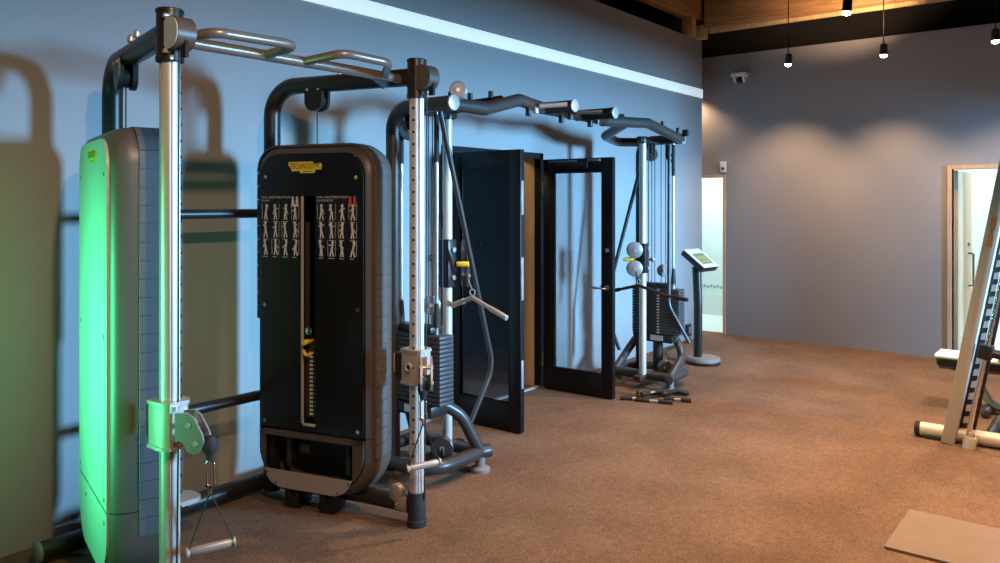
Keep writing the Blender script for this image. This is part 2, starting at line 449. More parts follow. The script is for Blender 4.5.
struct(m, 'trim_7', M['oak'])
t = thing('door_3', (XF+.13, DR1, 0), 'pale oak door swung inward at the right doorway of the far wall', 'door', None, 'structure')
m = MB(); m.b2((XF+.13, DR1-.04, .01), (XF+1.06, DR1, DRZ-.01), .003); m.build('door_leaf', M['oak'], t)
m = MB()
hx = XF+.80
m.tube(fillet([(hx, DR1-.04, 1.06), (hx, DR1-.09, 1.06), (hx, DR1-.09, .70), (hx, DR1-.04, .70)], .02), .011)
m.build('pull_handle', M['steelgrey'], t)
m = MB(); m.cyl((hx, DR1-.04, 1.16), (hx, DR1-.055, 1.16), .02); m.build('lock', M['steelgrey'], t)
t = thing('ceiling_light', (11.2, 1.0, 2.5), 'bright white lamp inside the right doorway', 'light')
m = MB(); m.b2((10.6, -.4, 2.43), (11.9, 1.9, 2.46), .005); m.build('diffuser', M['tube'], t)
m = MB(); m.b2((10.58, -.42, 2.46), (11.92, 1.92, 2.50), .005); m.build('housing', M['whitep'], t)
t = thing('ceiling_light', (10.3, 4.4, 2.5), 'bright white lamp inside the far left doorway', 'light')
m = MB(); m.b2((9.9, 3.5, 2.43), (10.6, 5.2, 2.46), .005); m.build('diffuser', M['tube'], t)
m = MB(); m.b2((9.88, 3.48, 2.46), (10.62, 5.22, 2.50), .005); m.build('housing', M['whitep'], t)
# fixtures on the walls
t = thing('security_camera', (XF, 3.63, 3.12), 'white dome security camera high on the far wall', 'camera')
m = MB(); m.cyl((XF, 3.63, 3.14), (XF-.03, 3.63, 3.14), .065, bev=.008); m.b2((XF-.16, 3.54, 3.135), (XF-.0, 3.72, 3.185), .018)
m.tube(fillet([(XF-.02, 3.575, 3.14), (XF-.08, 3.575, 3.06), (XF-.12, 3.575, 3.13)], .02), .012); m.tube(fillet([(XF-.02, 3.685, 3.14), (XF-.08, 3.685, 3.06), (XF-.12, 3.685, 3.13)], .02), .012)
m.build('housing', M['whitep'], t)
m = MB(); m.sphere((XF-.07, 3.63, 3.10), .042); m.build('lens_dome', M['gloss'], t)
t = thing('door_sensor', (XF, 3.86, 2.05), 'small white sensor box above the far left doorway', 'sensor')
m = MB(); m.box((XF-.02, 3.86, 2.06), (.04, .07, .13), None, .008); m.build('case', M['whitep'], t)
m = MB(); m.box((XF-.042, 3.86, 2.04), (.006, .03, .03), None, .002); m.build('sensor_window', M['gloss'], t)
t = thing('wall_outlet', (8.68, YW, .12), 'black wall outlet low on the wall behind the kiosk', 'outlet')
m = MB(); m.box((8.68, YW-.012, .12), (.13, .024, .14), None, .004); m.build('cover_plate', M['black'], t)
m = MB(); m.box((8.68, YW-.028, .12), (.045, .010, .075), None, .003); m.build('socket', M['steelgrey'], t)

# ------------------------------------------------------------------ spotlights
def spot_lamp(loc, label, aim, power, size=100, blend=.8, visible=True, kelvin=(1, .63, .37)):
    x, y, z = loc
    if visible:
        t = thing('spotlight', loc, label, 'spotlight', 'warm track spotlights')
        a = V(aim).normalized(); p = V(loc)
        m = MB(); m.lathe([(0, 0), (.020, 0), (.034, .012), (.036, .11), (.030, .112), (.028, .085), (0, .08)], p-a*.09, a, 20); m.build('lamp_body', M['black'], t)
        m = MB(); m.lathe([(0, .0), (.030, .0), (.033, .014), (.026, .032), (0, .040)], p+a*.012, a, 18); m.build('bulb', M['bulb'], t)
        m = MB(); m.tube([p-a*.06, p+V((0, 0, .10)), p+V((0, 0, 4.7-z))], .006, 10); m.build('hanger', M['black'], t)
        off = p+a*.06
    else: off = V(loc); a = V(aim).normalized()
    l = bpy.data.lights.new('spot', 'SPOT'); l.energy = power; l.color = kelvin; l.spot_size = math.radians(size); l.spot_blend = blend; l.shadow_soft_size = .04
    o = bpy.data.objects.new('spot_light', l); COL.objects.link(o); o.location = off
    o.rotation_mode = 'QUATERNION'; o.rotation_quaternion = a.to_track_quat('-Z', 'Y')
    return o
SPW = 325
spot_lamp((8.55, 2.82, 3.13), 'leftmost of the three hanging spotlights before the far wall', (.16, .14, -1), SPW*.42)
spot_lamp((8.55, 1.88, 3.12), 'middle of the three hanging spotlights before the far wall', (.14, .05, -1), SPW*.42)
spot_lamp((8.55, .93, 3.14), 'rightmost hanging spotlight at the edge of the photo', (.05, .0, -1), SPW*.42)
spot_lamp((6.45, 1.68, 3.12), 'nearest spotlight hanging under the pine beam', (.0, .1, -1), SPW)
for (x, y, k) in ((6.45, .4, 1), (6.45, -.8, .9), (4.3, 1.9, .9), (4.3, .6, 1.1), (4.3, -.8, .9), (2.2, 1.3, .45), (2.0, .1, .5)):
    spot_lamp((x, y, 3.12), '', (.0, .1 if y > 1 else 0, -1), SPW*k, 105, .9, False)
spot_lamp((1.0, .8, 3.0), '', (1.3, 2.3, -1.5), 170, 75, .9, False)
spot_lamp((1.1, 2.0, 3.0), '', (-.5, 2.0, -1.7), 28, 80, .9, False)  # unseen fill, added to warm the shadowed left end of the wall
spot_lamp((9.17, 4.36, 3.0), '', (.12, -.35, -1), 55, 95, .7, False)
spot_lamp((8.2, 1.9, 3.2), '', (.6, .35, .65), 130, 92, .8, False)  # unseen uplight, added to brighten the pine beam

# ------------------------------------------------------------------ cable machine (near)
CX = 2.21
B0 = V((2.65, 3.70, 0)); E = V((.267, -.9637, 0)); N = V((.9637, .267, 0)); Z = V((0, 0, 1))
class Side:
    """right half as built, left half mirrored about x = CX"""
    def __init__(s, sg): s.sg = sg
    def w(s, p): p = V(p); return V((CX+s.sg*(p.x-CX), p.y, p.z))
    def d(s, v): v = V(v); return V((s.sg*v.x, v.y, v.z))
    def t(s, a, b, z): return s.w(B0+E*a+N*b+Z*z)
    @property
    def e(s): return s.d(E)
    @property
    def n(s): return s.d(N)
cm = thing('cable_machine', (2.21, 3.2, 0), 'large dual tower cable machine with two weight towers in the foreground', 'exercise machine')

SS0, SS1, TZ0, TZ1 = -.03, .715, .10, 1.93
XSEC = [(-.105, .045), (-.098, .028), (-.082, .012), (-.060, .003), (-.045, 0), (.055, 0), (.072, .003), (.098, .012), (.122, .028), (.13, .045)]
def tower_ring(ins):
    return rrect(SS0+ins, SS1-ins, TZ0+ins, TZ1-ins, (.20-ins*.6, .22-ins*.6, .15-ins*.6, .13-ins*.6), 9)
def tower(S, right):
    mb = MB(); rings = [[S.t(p[0], t, p[1]) for p in tower_ring(i)] for (t, i) in XSEC]
    n = len(rings[0]); vs = [v for r in rings for v in r]; fs = []
    for i in range(len(rings)-1):
        for k in range(n): fs.append((i*n+k, i*n+(k+1) % n, (i+1)*n+(k+1) % n, (i+1)*n+k))
    mb._new(vs, fs, True)
    mb._new([S.t(p[0], .118, p[1]) for p in tower_ring(.05)], [list(range(n))])     # back of the cavity
    bmesh.ops.remove_doubles(mb.bm, verts=mb.bm.verts, dist=1e-6)
    for zz in (.418, .424):
        bmesh.ops.bisect_plane(mb.bm, geom=mb.bm.verts[:]+mb.bm.edges[:]+mb.bm.faces[:], plane_co=(0, 0, zz), plane_no=(0, 0, 1))
    for f in mb.bm.faces:
        c = f.calc_center_median()
        if .418 < c.z < .424: f.material_index = 1
    tw = mb.build('weight_tower', [M['shell'], M['dark']], cm)
    tw['label'] = 'right weight tower with black instruction panel facing the camera' if right else 'left weight tower with its outer cover lit green'
    # ribbed strip round the rim
    path = tower_ring(0); n = len(path)
    poly = [V((p[0], p[1])) for p in path]; i0 = 0
    # start at bottom front corner end (index 10*2 -1) and run up the front, over the top
    seq = poly[19:]+poly[:1]; pts = [seq[0]]
    for q in seq[1:]:
        d = (q-pts[-1]); m2 = max(1, int(d.length/.012)); p0 = pts[-1]
        for k in range(1, m2+1): pts.append(p0+d*k/m2)
    mb = MB(); seg = []; L = 0; PITCH = .072
    cum = [0]
    for a, b in zip(pts, pts[1:]): cum.append(cum[-1]+(b-a).length)
    tot = cum[-1]
    def at(l):
        l = max(0, min(tot, l))
        for i in range(len(cum)-1):
            if cum[i+1] >= l:
                f = (l-cum[i])/max(1e-9, cum[i+1]-cum[i]); p = pts[i].lerp(pts[i+1], f); tg = (pts[min(i+2, len(pts)-1)]-pts[max(i-1, 0)]).normalized(); return p, V((tg.y, -tg.x))
    def run(l0, l1, off, t0, t1, mi):
        k = 4; A = []
        for j in range(k+1):
            p, nn = at(l0+(l1-l0)*j/k)
            for (o, t) in ((off-.012, t0), (off, t0+.004), (off, t1-.004), (off-.012, t1)):
                q = p+nn*o; A.append(S.t(q.x, t, q.y))
        F = []
        for j in range(k):
            for c in range(3): F.append((j*4+c, j*4+c+1, j*4+4+c+1, j*4+4+c))
        F.append((0, 1, 2, 3)); F.append((k*4, k*4+1, k*4+2, k*4+3))
        mb._new(A, F)
    l = .0
    while l < tot-.75:
        run(l+.0015, min(l+PITCH-.0015, tot), .006, -.085, .035, 0); l += PITCH
    mb.build('ribbed_strip', M['strip'], tw)
    # outer cover, two pieces
    def clip(poly, z0, z1):
        def half(P, f, zz, keep):
            out = []
            for a, b in zip(P, P[1:]+P[:1]):
                ka, kb = keep(a[1]), keep(b[1])
                if ka: out.append(a)
                if ka != kb: f2 = (zz-a[1])/(b[1]-a[1]); out.append((a[0]+(b[0]-a[0])*f2, zz))
            return out
        P = half(poly, 0, z0, lambda z: z >= z0); return half(P, 0, z1, lambda z: z <= z1)
    face = tower_ring(.046)
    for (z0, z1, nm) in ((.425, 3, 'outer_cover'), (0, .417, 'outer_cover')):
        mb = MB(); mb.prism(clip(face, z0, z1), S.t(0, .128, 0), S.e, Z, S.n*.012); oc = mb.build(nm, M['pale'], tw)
        mb = MB()
        for (a, z) in ((.06, 1.74), (.615, 1.74), (.06, 1.1), (.615, 1.1), (.05, .46), (.62, .46), (.2, .36), (.62, .37), (.05, .22)):
            if z0 < z < z1: mb.cyl(S.t(a, .140, z), S.t(a, .1425, z), .009, 10)
        mb.islands('screw', M['steelgrey'], oc)
    # inner panel: pieces round the slot
    ip = [(x, z) for (x, z) in tower_ring(.050)]
    SL0, SL1, SZ0, SZ1 = .300, .372, .47, 1.66
    P = clip(ip, .43, 3)
    def clips(P, s0, s1):
        Q = [(b, a) for a, b in P]; Q = clip(Q, s0, s1); return [(b, a) for a, b in Q]
    mb = MB()
    for q in (clips(P, -1, SL0), clips(P, SL1, 2), clip(clips(P, SL0, SL1), SZ1, 3), clip(clips(P, SL0, SL1), 0, SZ0)):
        mb.prism(q, S.t(0, -.118, 0), S.e, Z, S.n*.016)
    fp = mb.build('front_panel', M['gloss'], tw); fp['label'] = 'glossy black panel with a selector slot'
    mb = MB()
    for q in (clips(clip(ip, 1.385, 3), -1, SL0-.004), clips(clip(ip, 1.385, 3), SL1+.004, 2), clip(clips(ip, SL0-.004, SL1+.004), SZ1+.01, 3)):
        q2 = [(.335+(a-.335)*.985, 1.0+(b-1.0)*.992) for a, b in q]
        mb.prism(q2, S.t(0, -.1195, 0), S.e, Z, S.n*.003)
    sh = mb.build('instruction_sheet', M['sheet'], tw)
    # slot rail + stack
    mb = MB(); mb.box(S.t(SL0-.006, -.122, (SZ0+SZ1)/2), (.012, .012, SZ1-SZ0), None, .002)
    mb.box(S.t((SL0+SL1)/2, -.121, SZ0-.006), (.014, .075, .014), Matrix.Rotation(math.atan2(S.n.y, S.n.x), 3, 'Z'), .003)
    mb.build('slot_rail', M['taupe'], tw)
    mb = MB(); ang = Matrix.Rotation(math.atan2(S.n.y, S.n.x), 3, 'Z')
    for i in range(20): mb.box(S.t(.335, -.02, .50+i*.0215), (.13, .40, .0195), ang, .002)
    ws = mb.build('weight_stack', M['platec'], tw)
    mb = MB()
    for i in range(16):
        mb.box(S.t(.325, -.087, .512+i*.0215), (.004, .020, .011), ang)
        mb.cyl(S.t(.352, -.087, .512+i*.0215), S.t(.352, -.0865, .512+i*.0215), .0055, 10)
    mb.build('weight_numbers', M['white'], ws)
    mb = MB(); mb.tube(fillet([S.t(.330, -.085, .90), S.t(.330, -.15, .90)], .01), .007); mb.cyl(S.t(.330, -.125, .90), S.t(.330, -.16, .90), .014, 14)
    mb.tube([S.t(.335+.024*math.cos(a), -.135, .855+.024*math.sin(a)) for a in [PI*.95+k*PI*.85/8 for k in range(9)]], .009)
    mb.build('selector_pin', M['yellow'], tw)['label'] = 'yellow selector pin'
    mb = MB(); mb.cyl(S.t(.335, -.09, .955), S.t(.335, -.125, .955), .020, 18, bev=.004); mb.build('pin_knob', M['chrome'], tw)
    # lower recess frame + kick plate
    mb = MB()
    low = clip(tower_ring(.050), 0, .415)
    inner = clip(tower_ring(.085), .0, .385)
    mb.prism(clip(low, .385, 1), S.t(0, -.118, 0), S.e, Z, S.n*.016)
    mb.prism(clips(low, -1, .045), S.t(0, -.118, 0), S.e, Z, S.n*.016); mb.prism(clips(low, .60, 2), S.t(0, -.118, 0), S.e, Z, S.n*.016)
    mb.prism(clip(low, 0, .155), S.t(0, -.1165, 0), S.e, Z, S.n*.016)
    mb.build('lower_frame', M['shell'], tw)
    kp = clip(rrect(.045, .60, .115, .40, (.12, .12, .01, .01), 8), 0, .205)
    mb = MB(); mb.prism(kp, S.t(0, -.126, 0), S.e, Z, S.n*.008); k = mb.build('kick_plate', M['tan'], tw); k['label'] = 'silver kick plate'
    mb = MB()
    for (a, z) in ((.065, .190), (.585, .190), (.13, .138), (.52, .138)): mb.cyl(S.t(a, -.126, z), S.t(a, -.131, z), .010, 12)
    mb.islands('screw', M['chrome'], k)
    mb = MB()
    mb.cyl(S.t(.14, -.03, .20), S.t(.14, -.03, .50), .016); mb.cyl(S.t(.52, -.03, .20), S.t(.52, -.03, .50), .016); 
    mb.islands('guide_rod', M['graphite'], tw)
    mb = MB()
    for (a, z) in ((.055, 1.765), (.625, 1.755), (.05, 1.08), (.635, 1.08), (.05, .46), (.635, .46)): mb.cyl(S.t(a, -.118, z), S.t(a, -.1235, z), .010, 12)
    mb.islands('screw', M['chrome'], fp)
    # badges on both faces
    def badge(o, ux, nn, sc):
        mb = MB(); out = [(-.105, .026), (.045, .026), (.058, .014), (.098, .018), (.105, .008), (.100, -.016), (.065, -.016), (.062, -.026), (.055, -.034), (-.03, -.034), (-.036, -.022), (-.085, -.024), (-.092, -.004), (-.107, .006)]
        mb.prism([(a*sc, b*sc) for a, b in out], o, ux, Z, nn*.004); bd = mb.build('badge', M['badge'], tw)
        mb = MB(); text_into(mb, 'TECHNOGYM', V(o)+nn*.0048+Z*(.002*sc)-V(ux)*(.004*sc), ux, Z, .042*sc, sx=.70, shear=.15); 
        mb.box(V(o)+nn*.0045+Z*(-.026*sc)+V(ux)*.013*sc, (.002, .05*sc, .003*sc), Matrix.Rotation(math.atan2(nn.y, nn.x), 3, 'Z'))
        mb.build('badge_lettering', M['ink'], bd)
    # text direction: left to right for a viewer facing the panel
    uin = S.e if right else -S.e
    badge(S.t(.315 if right else .355, -.1235, 1.815), uin, -S.n, 1.0)
    badge(S.t(.36, .140, 1.825), -uin, S.n, .92)
    # instruction print on the inner panel
    mb = MB(); mr = MB()
    for blk in (0, 1):
        b0 = (.028, .385)[blk]; wd = (.26, .255)[blk]
        def C(a, z): 
            a2 = b0+a if right else .67-(b0+a)
            return S.t(a2, -.1225, z)
        text_into(mb, 'DUAL ADJUSTABLE PULLEY', C(0, 1.655), uin, Z, .016, align='LEFT')
        text_into(mb, ('TRUNK', 'LOWER BODY')[blk], C(0, 1.637), uin, Z, .016, align='LEFT')
        for fx in (.205, .232):
            q = mr if blk else mb
            q.disc(C(fx, 1.652), -S.n, .0075); q.box(C(fx, 1.625), (.002, .014, .038), ang)
        for row in range(3):
            for c4 in range(4):
                cx = .028+c4*.064; cz = 1.580-row*.094
                # little figure in front of a light frame
                rnd = random.Random(row*7+c4*3+blk*29)
                bright = mb
                lean = rnd.uniform(-.008, .008)
                mb.disc(C(cx+lean, cz+.031), -S.n, .0088, 9)
                def limb(x0, z0, x1, z1, w):
                    z0 *= 1.38; z1 *= 1.38; x0 *= 1.12; x1 *= 1.0; w *= 1.0; d = V((x1-x0, z1-z0)); d.normalize(); px, pz = -d.y*w, d.x*w
                    q = [C(cx+x0+px, cz+z0+pz), C(cx+x1+px, cz+z1+pz), C(cx+x1-px, cz+z1-pz), C(cx+x0-px, cz+z0-pz)]
                    mb._new(q, [(0, 1, 2, 3)])
                limb(lean, .016, 0, -.008, .0062)
                limb(-.002, -.006, -.007+rnd.uniform(-.006, .002), -.032, .0040)
                limb(.002, -.006, .007+rnd.uniform(-.002, .008), -.032, .0040)
                limb(lean, .012, rnd.choice((-.018, .018)), rnd.uniform(-.012, .024), .0028)
                limb(lean, .012, rnd.uniform(-.018, .018), rnd.uniform(-.012, .030), .0028)
                if (c4+row) % 3 == 0: limb(-.022, .030, -.022, -.030, .0011)
                if c4 % 2: limb(.022, .030, .022, -.030, .0011)
                limb(-.016, -.039, .004+rnd.uniform(0, .014), -.039, .0014)
    pr = mb.build('instruction_print', M['white'], sh); mr.build('instruction_print', M['printred'], sh)
    return tw

def machine_half(S, right):
    tower(S, right)
    # arm: rear upright, bend, run to the post
    mb = MB(); AZ = 2.262; R = .045
    mb.tube(fillet([S.t(0, 0, .04), S.t(0, 0, AZ), S.w((2.867, 2.815, AZ))], .16, 10), R, 22); arm = mb.build('arm', M['black'], cm)
    mb = MB()
    mb.prism(rrect(-.055, .055, -.11, .03, (.054, .054, .012, .012), 8), S.t(.30, -.040, AZ-.035), S.e, Z, S.n*.022)
    mb.prism(rrect(-.055, .055, -.11, .03, (.054, .054, .012, .012), 8), S.t(.30, .018, AZ-.035), S.e, Z, S.n*.022)
    mb.cyl(S.t(.30, -.015, AZ-.09), S.t(.30, .015, AZ-.09), .045, 18)
    pb = mb.build('pulley_bracket', M['black'], arm)
    mb = MB()
    for a in (.265, .335): mb.cyl(S.t(a, -.040, AZ-.03), S.t(a, -.046, AZ-.03), .008, 8); mb.cyl(S.t(a, .040, AZ-.03), S.t(a, .046, AZ-.03), .008, 8)
    for a in (.44, .56):
        mb.cyl(S.t(a, .008, AZ+.04), S.t(a, .008, AZ+.058), .014, 12); mb.sphere(S.t(a, .008, AZ+.060), .013, 10)
    mb.islands('bolt', M['silver'], arm)
    mb = MB(); mb.cyl(S.t(.30, .0, AZ-.08), S.t(.30, 0, 1.90), .003, 8); mb.build('cable', M['cable'], cm)
    # post
    px, py = 2.867, 2.80
    mb = MB(); prof = []
    for k in range(48):
        a = 2*PI*k/48; r = .0365
        for g in (PI*.60, PI*.95, PI*1.30, PI*1.62, 0, PI*.3):
            d = abs((a-g+PI) % (2*PI)-PI)
            if d < .10: r = .0325
        prof.append((r*math.cos(a), r*math.sin(a)))
    mb.prism([(p[0], p[1]) for p in prof], S.w((px, py, .15)), S.d((1, 0, 0)), (0, 1, 0), (0, 0, 2.03)); post = mb.build('post', M['alu'], cm)
    mb = MB()
    for i in range(31): mb.cyl(S.w((px-.030, py-.012, .30+i*.06)), S.w((px-.0385, py-.0125, .30+i*.06)), .0065, 10)
    mb.build('adjustment_holes', M['dark'], post)
    mb = MB(); mb.lathe([(0, 0), (.048, 0), (.048, .175), (.044, .18), (0, .18)], S.w((px, py, 2.165)), Z, 28); mb.lathe([(.044, 0), (.051, .003), (.051, .02), (.044, .023)], S.w((px, py, 2.15)), Z, 28)
    mb.lathe([(0, .0), (.051, 0), (.051, .008), (.046, .012), (0, .012)], S.w((px, py, 2.338)), Z, 28)
    mb.build('post_cap', M['black'], post)
    mb = MB(); mb.lathe([(0, 0), (.050, 0), (.050, .03), (.046, .035), (.046, .165), (.043, .17), (0, .17)], S.w((px, py, 0)), Z, 28); mb.build('post_foot', M['rubber'], post)
    # pulley housing in front of post head
    mb = MB(); pr = rrect(-.125, .01, -.062, .062, (.060, .01, .01, .060), 10)
    mb.prism(pr, S.w((px-.036, py, 2.25)), (0, 1, 0), Z, S.d((.072, 0, 0)), True); hs = mb.build('pulley_housing', M['shell'], cm)
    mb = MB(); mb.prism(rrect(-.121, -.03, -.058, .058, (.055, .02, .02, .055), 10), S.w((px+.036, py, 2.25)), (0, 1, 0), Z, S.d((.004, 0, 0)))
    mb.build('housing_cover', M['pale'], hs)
    mb = MB(); mb.box(S.w((px, py-.105, 2.19)), (.014, .03, .06)); mb.build('cable_slot', M['dark'], hs)
    mb = MB()
    for z in (2.185, 2.315): mb.cyl(S.w((px+.020, py-.040, z)), S.w((px+.046, py-.040, z)), .009, 10)
    mb.cyl(S.w((px+.02, py-.044, 2.162)), S.w((px+.02, py-.052, 2.162)), .008, 8)
    mb.islands('bolt', M['silver'], hs)
    mb = MB(); mb.cyl(S.w((px+.002, py-.062, .88)), S.w((px+.002, py-.068, 2.20)), .0035, 8); mb.build('cable', M['cable'], cm)
    mb = MB(); mb.cyl(S.w((px+.002, py-.050, .14)), S.w((px+.002, py-.062, .73)), .0035, 8); mb.build('cable', M['cable'], cm)
    # carriage
    cz = .805; mb = MB()
    pl = [(-.055, .052), (-.055, -.035), (-.035, -.062), (.035, -.062), (.055, -.035), (.055, .052), (.03, .06), (-.03, .06)]
    mb.prism(pl, S.w((px, py, cz-.080)), S.d((1, 0, 0)), (0, 1, 0), (0, 0, .16))
    mb.prism([(a*1.08, b*1.08) for a, b in pl], S.w((px, py, cz+.075)), S.d((1, 0, 0)), (0, 1, 0), (0, 0, .013))
    mb.prism([(a*1.08, b*1.08) for a, b in pl], S.w((px, py, cz-.088)), S.d((1, 0, 0)), (0, 1, 0), (0, 0, .013))
    ca = mb.build('carriage', M['tan'], cm)
    mb = MB()
    mb.lathe([(.012, .006), (.014, .010), (.022, .010), (.024, .004), (.024, 0)], S.w((px-.055, py-.0, cz)), S.d((-1, 0, 0)), 20); mb.build('lock_ring', M['silver'], ca)
    mb = MB(); mb.cyl(S.w((px-.053, py, cz)), S.w((px-.059, py, cz)), .013, 16)
    for dy in (-.030, .034): mb.cyl(S.w((px-.053, py+dy, cz)), S.w((px-.0565, py+dy, cz)), .0045, 8)
    mb.islands('lock_bore', M['dark'], ca)
    mb = MB(); mb.box(S.w((px-.005, py+.085, cz)), (.085, .06, .125), None, .012); lv = mb.build('release_lever', M['black'], ca)
    mb = MB(); mb.box(S.w((px-.012, py+.118, cz+.005)), (.06, .014, .095), None, .004); mb.build('lever_tab', M['yellow'], lv)
    # swivel pulley arm: a direction in plan
    ad = V((.50, -.86, 0)).normalized() if not right else V((-.55, -.55, 0)).normalized()
    adr = ad
    c0 = S.w((px, py-.065, cz)); sid = V((-adr.y, adr.x, 0)); c0 = V(c0)
    mb = MB()
    shp = []
    base = [(-.0, .055), (.055, .058), (.085, .040), (.122, -.020), (.132, -.055), (.115, -.090), (.085, -.102), (.055, -.090), (.040, -.060), (.020, -.050), (0, -.055)]
    if not right: base = [(a*.86, b*.95) for a, b in base]
    for s2 in (-.030, .020): mb.prism(base, c0+sid*s2, adr, Z, sid*.010)
    pa = mb.build('pulley_arm', M['steelgrey'], ca)
    mb = MB(); mb.lathe([(0, -.018), (.036, -.018), (.030, -.004), (.030, .004), (.036, .018), (0, .018)], c0+adr*(.090 if right else .076)-Z*.050, sid, 22); mb.build('pulley', M['black'], pa)
    mb = MB()
    for (a, z) in ((.060, .010), (.092, -.060)) if right else ((.052, .010), (.079, -.057)):
        mb.cyl(c0+adr*a+Z*z-sid*.034, c0+adr*a+Z*z+sid*.034, .010, 12)
    mb.cyl(c0-sid*.012+Z*.06-adr*.012, c0-sid*.012+Z*.075-adr*.012, .018, 12); mb.cyl(c0+Z*(-.075)-adr*.012, c0+Z*(-.058)-adr*.012, .018, 12)
    mb.islands('bolt', M['silver'], pa)
    ball = c0+adr*(.150 if right else .122)-Z*(.075 if right else .072)
    # floor rail from tower to post
    mb = MB(); mb.tube([S.t(.05, .005, .095), S.t(.60, .005, .095), S.w((px, py+.03, .095))], .042, 18); mb.build('foot_rail', M['black'], cm)
    mb = MB(); mb.cyl(S.w((px-.055, py+.10, .155)), S.w((px-.02, py+.10, .155)), .045, 20, bev=.006); mb.box(S.w((px-.046, py+.09, .11)), (.014, .12, .075), None, .006); pu = mb.build('base_pulley', M['tan'], cm)
    mb = MB()
    for dy in (.04, .09, .14): mb.cyl(S.w((px-.05, py+dy, .10)), S.w((px-.060, py+dy, .10)), .007, 8)
    mb.islands('bolt', M['silver'], pu)
    mb = MB(); 
    for a in (.20, .42):
        mb.box(S.t(a, -.03, .075), (.13, .09, .15), Matrix.Rotation(math.atan2(S.n.y, S.n.x), 3, 'Z'), .01)
        mb.cyl(S.t(a, -.10, .08), S.t(a, -.115, .08), .016, 10)
    mb.islands('tower_mount', M['black'], cm)
    return ball

SR, SL = Side(1), Side(-1)
ballR = machine_half(SR, True); ballL = machine_half(SL, False)
mb = MB(); mb.tube([(1.80, 3.76, 1.567), (2.62, 3.76, 1.567)], .025, 16); mb.build('cross_bar', M['black'], cm)
mb = MB(); mb.tube([(1.80, 3.76, .56), (2.62, 3.76, .56)], .028, 16); mb.build('cross_bar', M['black'], cm)
mb = MB(); mb.tube([(1.50, 3.82, .058), (2.92, 3.82, .058)], .045, 18)
br = mb.build('base_rail', M['black'], cm)
mb = MB()
for x, q in ((1.50, -1), (2.92, 1)): mb.lathe([(0, 0), (.049, 0), (.049, .012), (.040, .018), (0, .018)], (x, 3.82, .058), (q, 0, 0), 20)
mb.islands('rail_cap', M['foot'], br)
# foot rest tongue beside the left tower
mb = MB(); mb.prism(rrect(0, .165, 0, .15, (.01, .05, .05, .01), 6), (1.925, 3.45, .205), (1, 0, 0), (0, 1, 0), (0, 0, .022)); k = mb.build('foot_rest', M['silver'], cm); k['label'] = 'flat silver foot rest'
mb = MB(); mb.box((1.95, 3.52, .19), (.16, .06, .03), None, .004); mb.build('foot_rest_arm', M['black'], k)
# pull-up bar with two forward grips
PZ = 2.252
mb = MB(); mb.tube(fillet([(1.56, 2.86, PZ), (2.50, 2.86, PZ), (2.86, 2.88, PZ)], .1), .0235, 18); pub = mb.build('pull_up_bar', M['gripm'], cm)
mb = MB(); mb.tube(fillet([(1.585, 2.85, PZ), (1.66, 2.66, PZ+.012), (2.03, 2.66, PZ+.02), (2.01, 2.86, PZ)], [.06, .055], 8), .0195, 16); mb.build('pull_up_grip', M['gripm'], pub)
mb = MB(); mb.tube(fillet([(2.21, 2.86, PZ), (2.27, 2.66, PZ+.025), (2.50, 2.62, PZ+.01), (2.68, 2.83, PZ)], [.08, .08], 8), .0195, 16); mb.build('pull_up_grip', M['gripm'], pub)
mb = MB(); mb.prism([(0, 0), (.20, 0), (.12, -.05)], (2.60, 2.87, PZ-.01), (1, .08, 0), Z, (0, .012, 0)); mb.build('gusset', M['black'], pub)

# cable handles
hand = thing('pulley_stirrup', ballL, 'stirrup handle with black straps hanging from the left post of the near machine', 'stirrup handle', 'stirrup handles on the near machine')
mb = MB(); o = V(ballL); hv = o+V((0, 0, -.02))
mb.lathe([(0, .04), (.016, .038), (.026, .022), (.028, 0), (.022, -.018), (.016, -.028), (.014, -.045), (0, -.047)], o, Z, 18); mb.build('stopper', M['rubber'], hand)
mb = MB(); pts = [(0, -.045), (.014, -.06), (.014, -.115), (.020, -.14), (.004, -.15), (-.012, -.14), (-.014, -.06)]
mb.tube(fillet([o+rgt*p[0]+Z*p[1] for p in pts]+[o+rgt*0+Z*-.045], .01, 4), .0045, 10); 
mb.tube([o+rgt*-.018+Z*-.14, o+rgt*.0+Z*-.155, o+rgt*.022+Z*-.137], .006, 8); mb.cyl(o+Z*-.15, o+Z*-.172, .006); mb.build('carabiner', M['chrome'], hand)
g0 = o+Z*-.375-rgt*.066-fwd*.03; g1 = o+Z*-.362+rgt*.074+fwd*.03; ap = o+Z*-.165
for g in (g0, g1):
    mb = MB(); mb.tube(fillet([ap, ap+(g-ap)*.12, g+Z*.012, g-Z*.014], .01, 3), .007, 8, flat=.35); mb.build('strap', M['rubber'], hand)
mb = MB(); d = (g1-g0).normalized(); L = (g1-g0).length
mb.lathe([(0, -.010), (.018, -.010), (.019, -.004), (.012, .004), (.015, .012), (.0165, L/2), (.015, L-.012), (.012, L-.004), (.019, L+.004), (.018, L+.010), (0, L+.010)], g0, d, 18); mb.build('grip', M['tan'], hand)
h2 = copy_tree(hand); h2.location = ballR; tag(h2, 'stirrup handle hanging in front of the perforated right post of the near machine', 'stirrup handle')
h2.location = V((2.798, 2.690, .712))

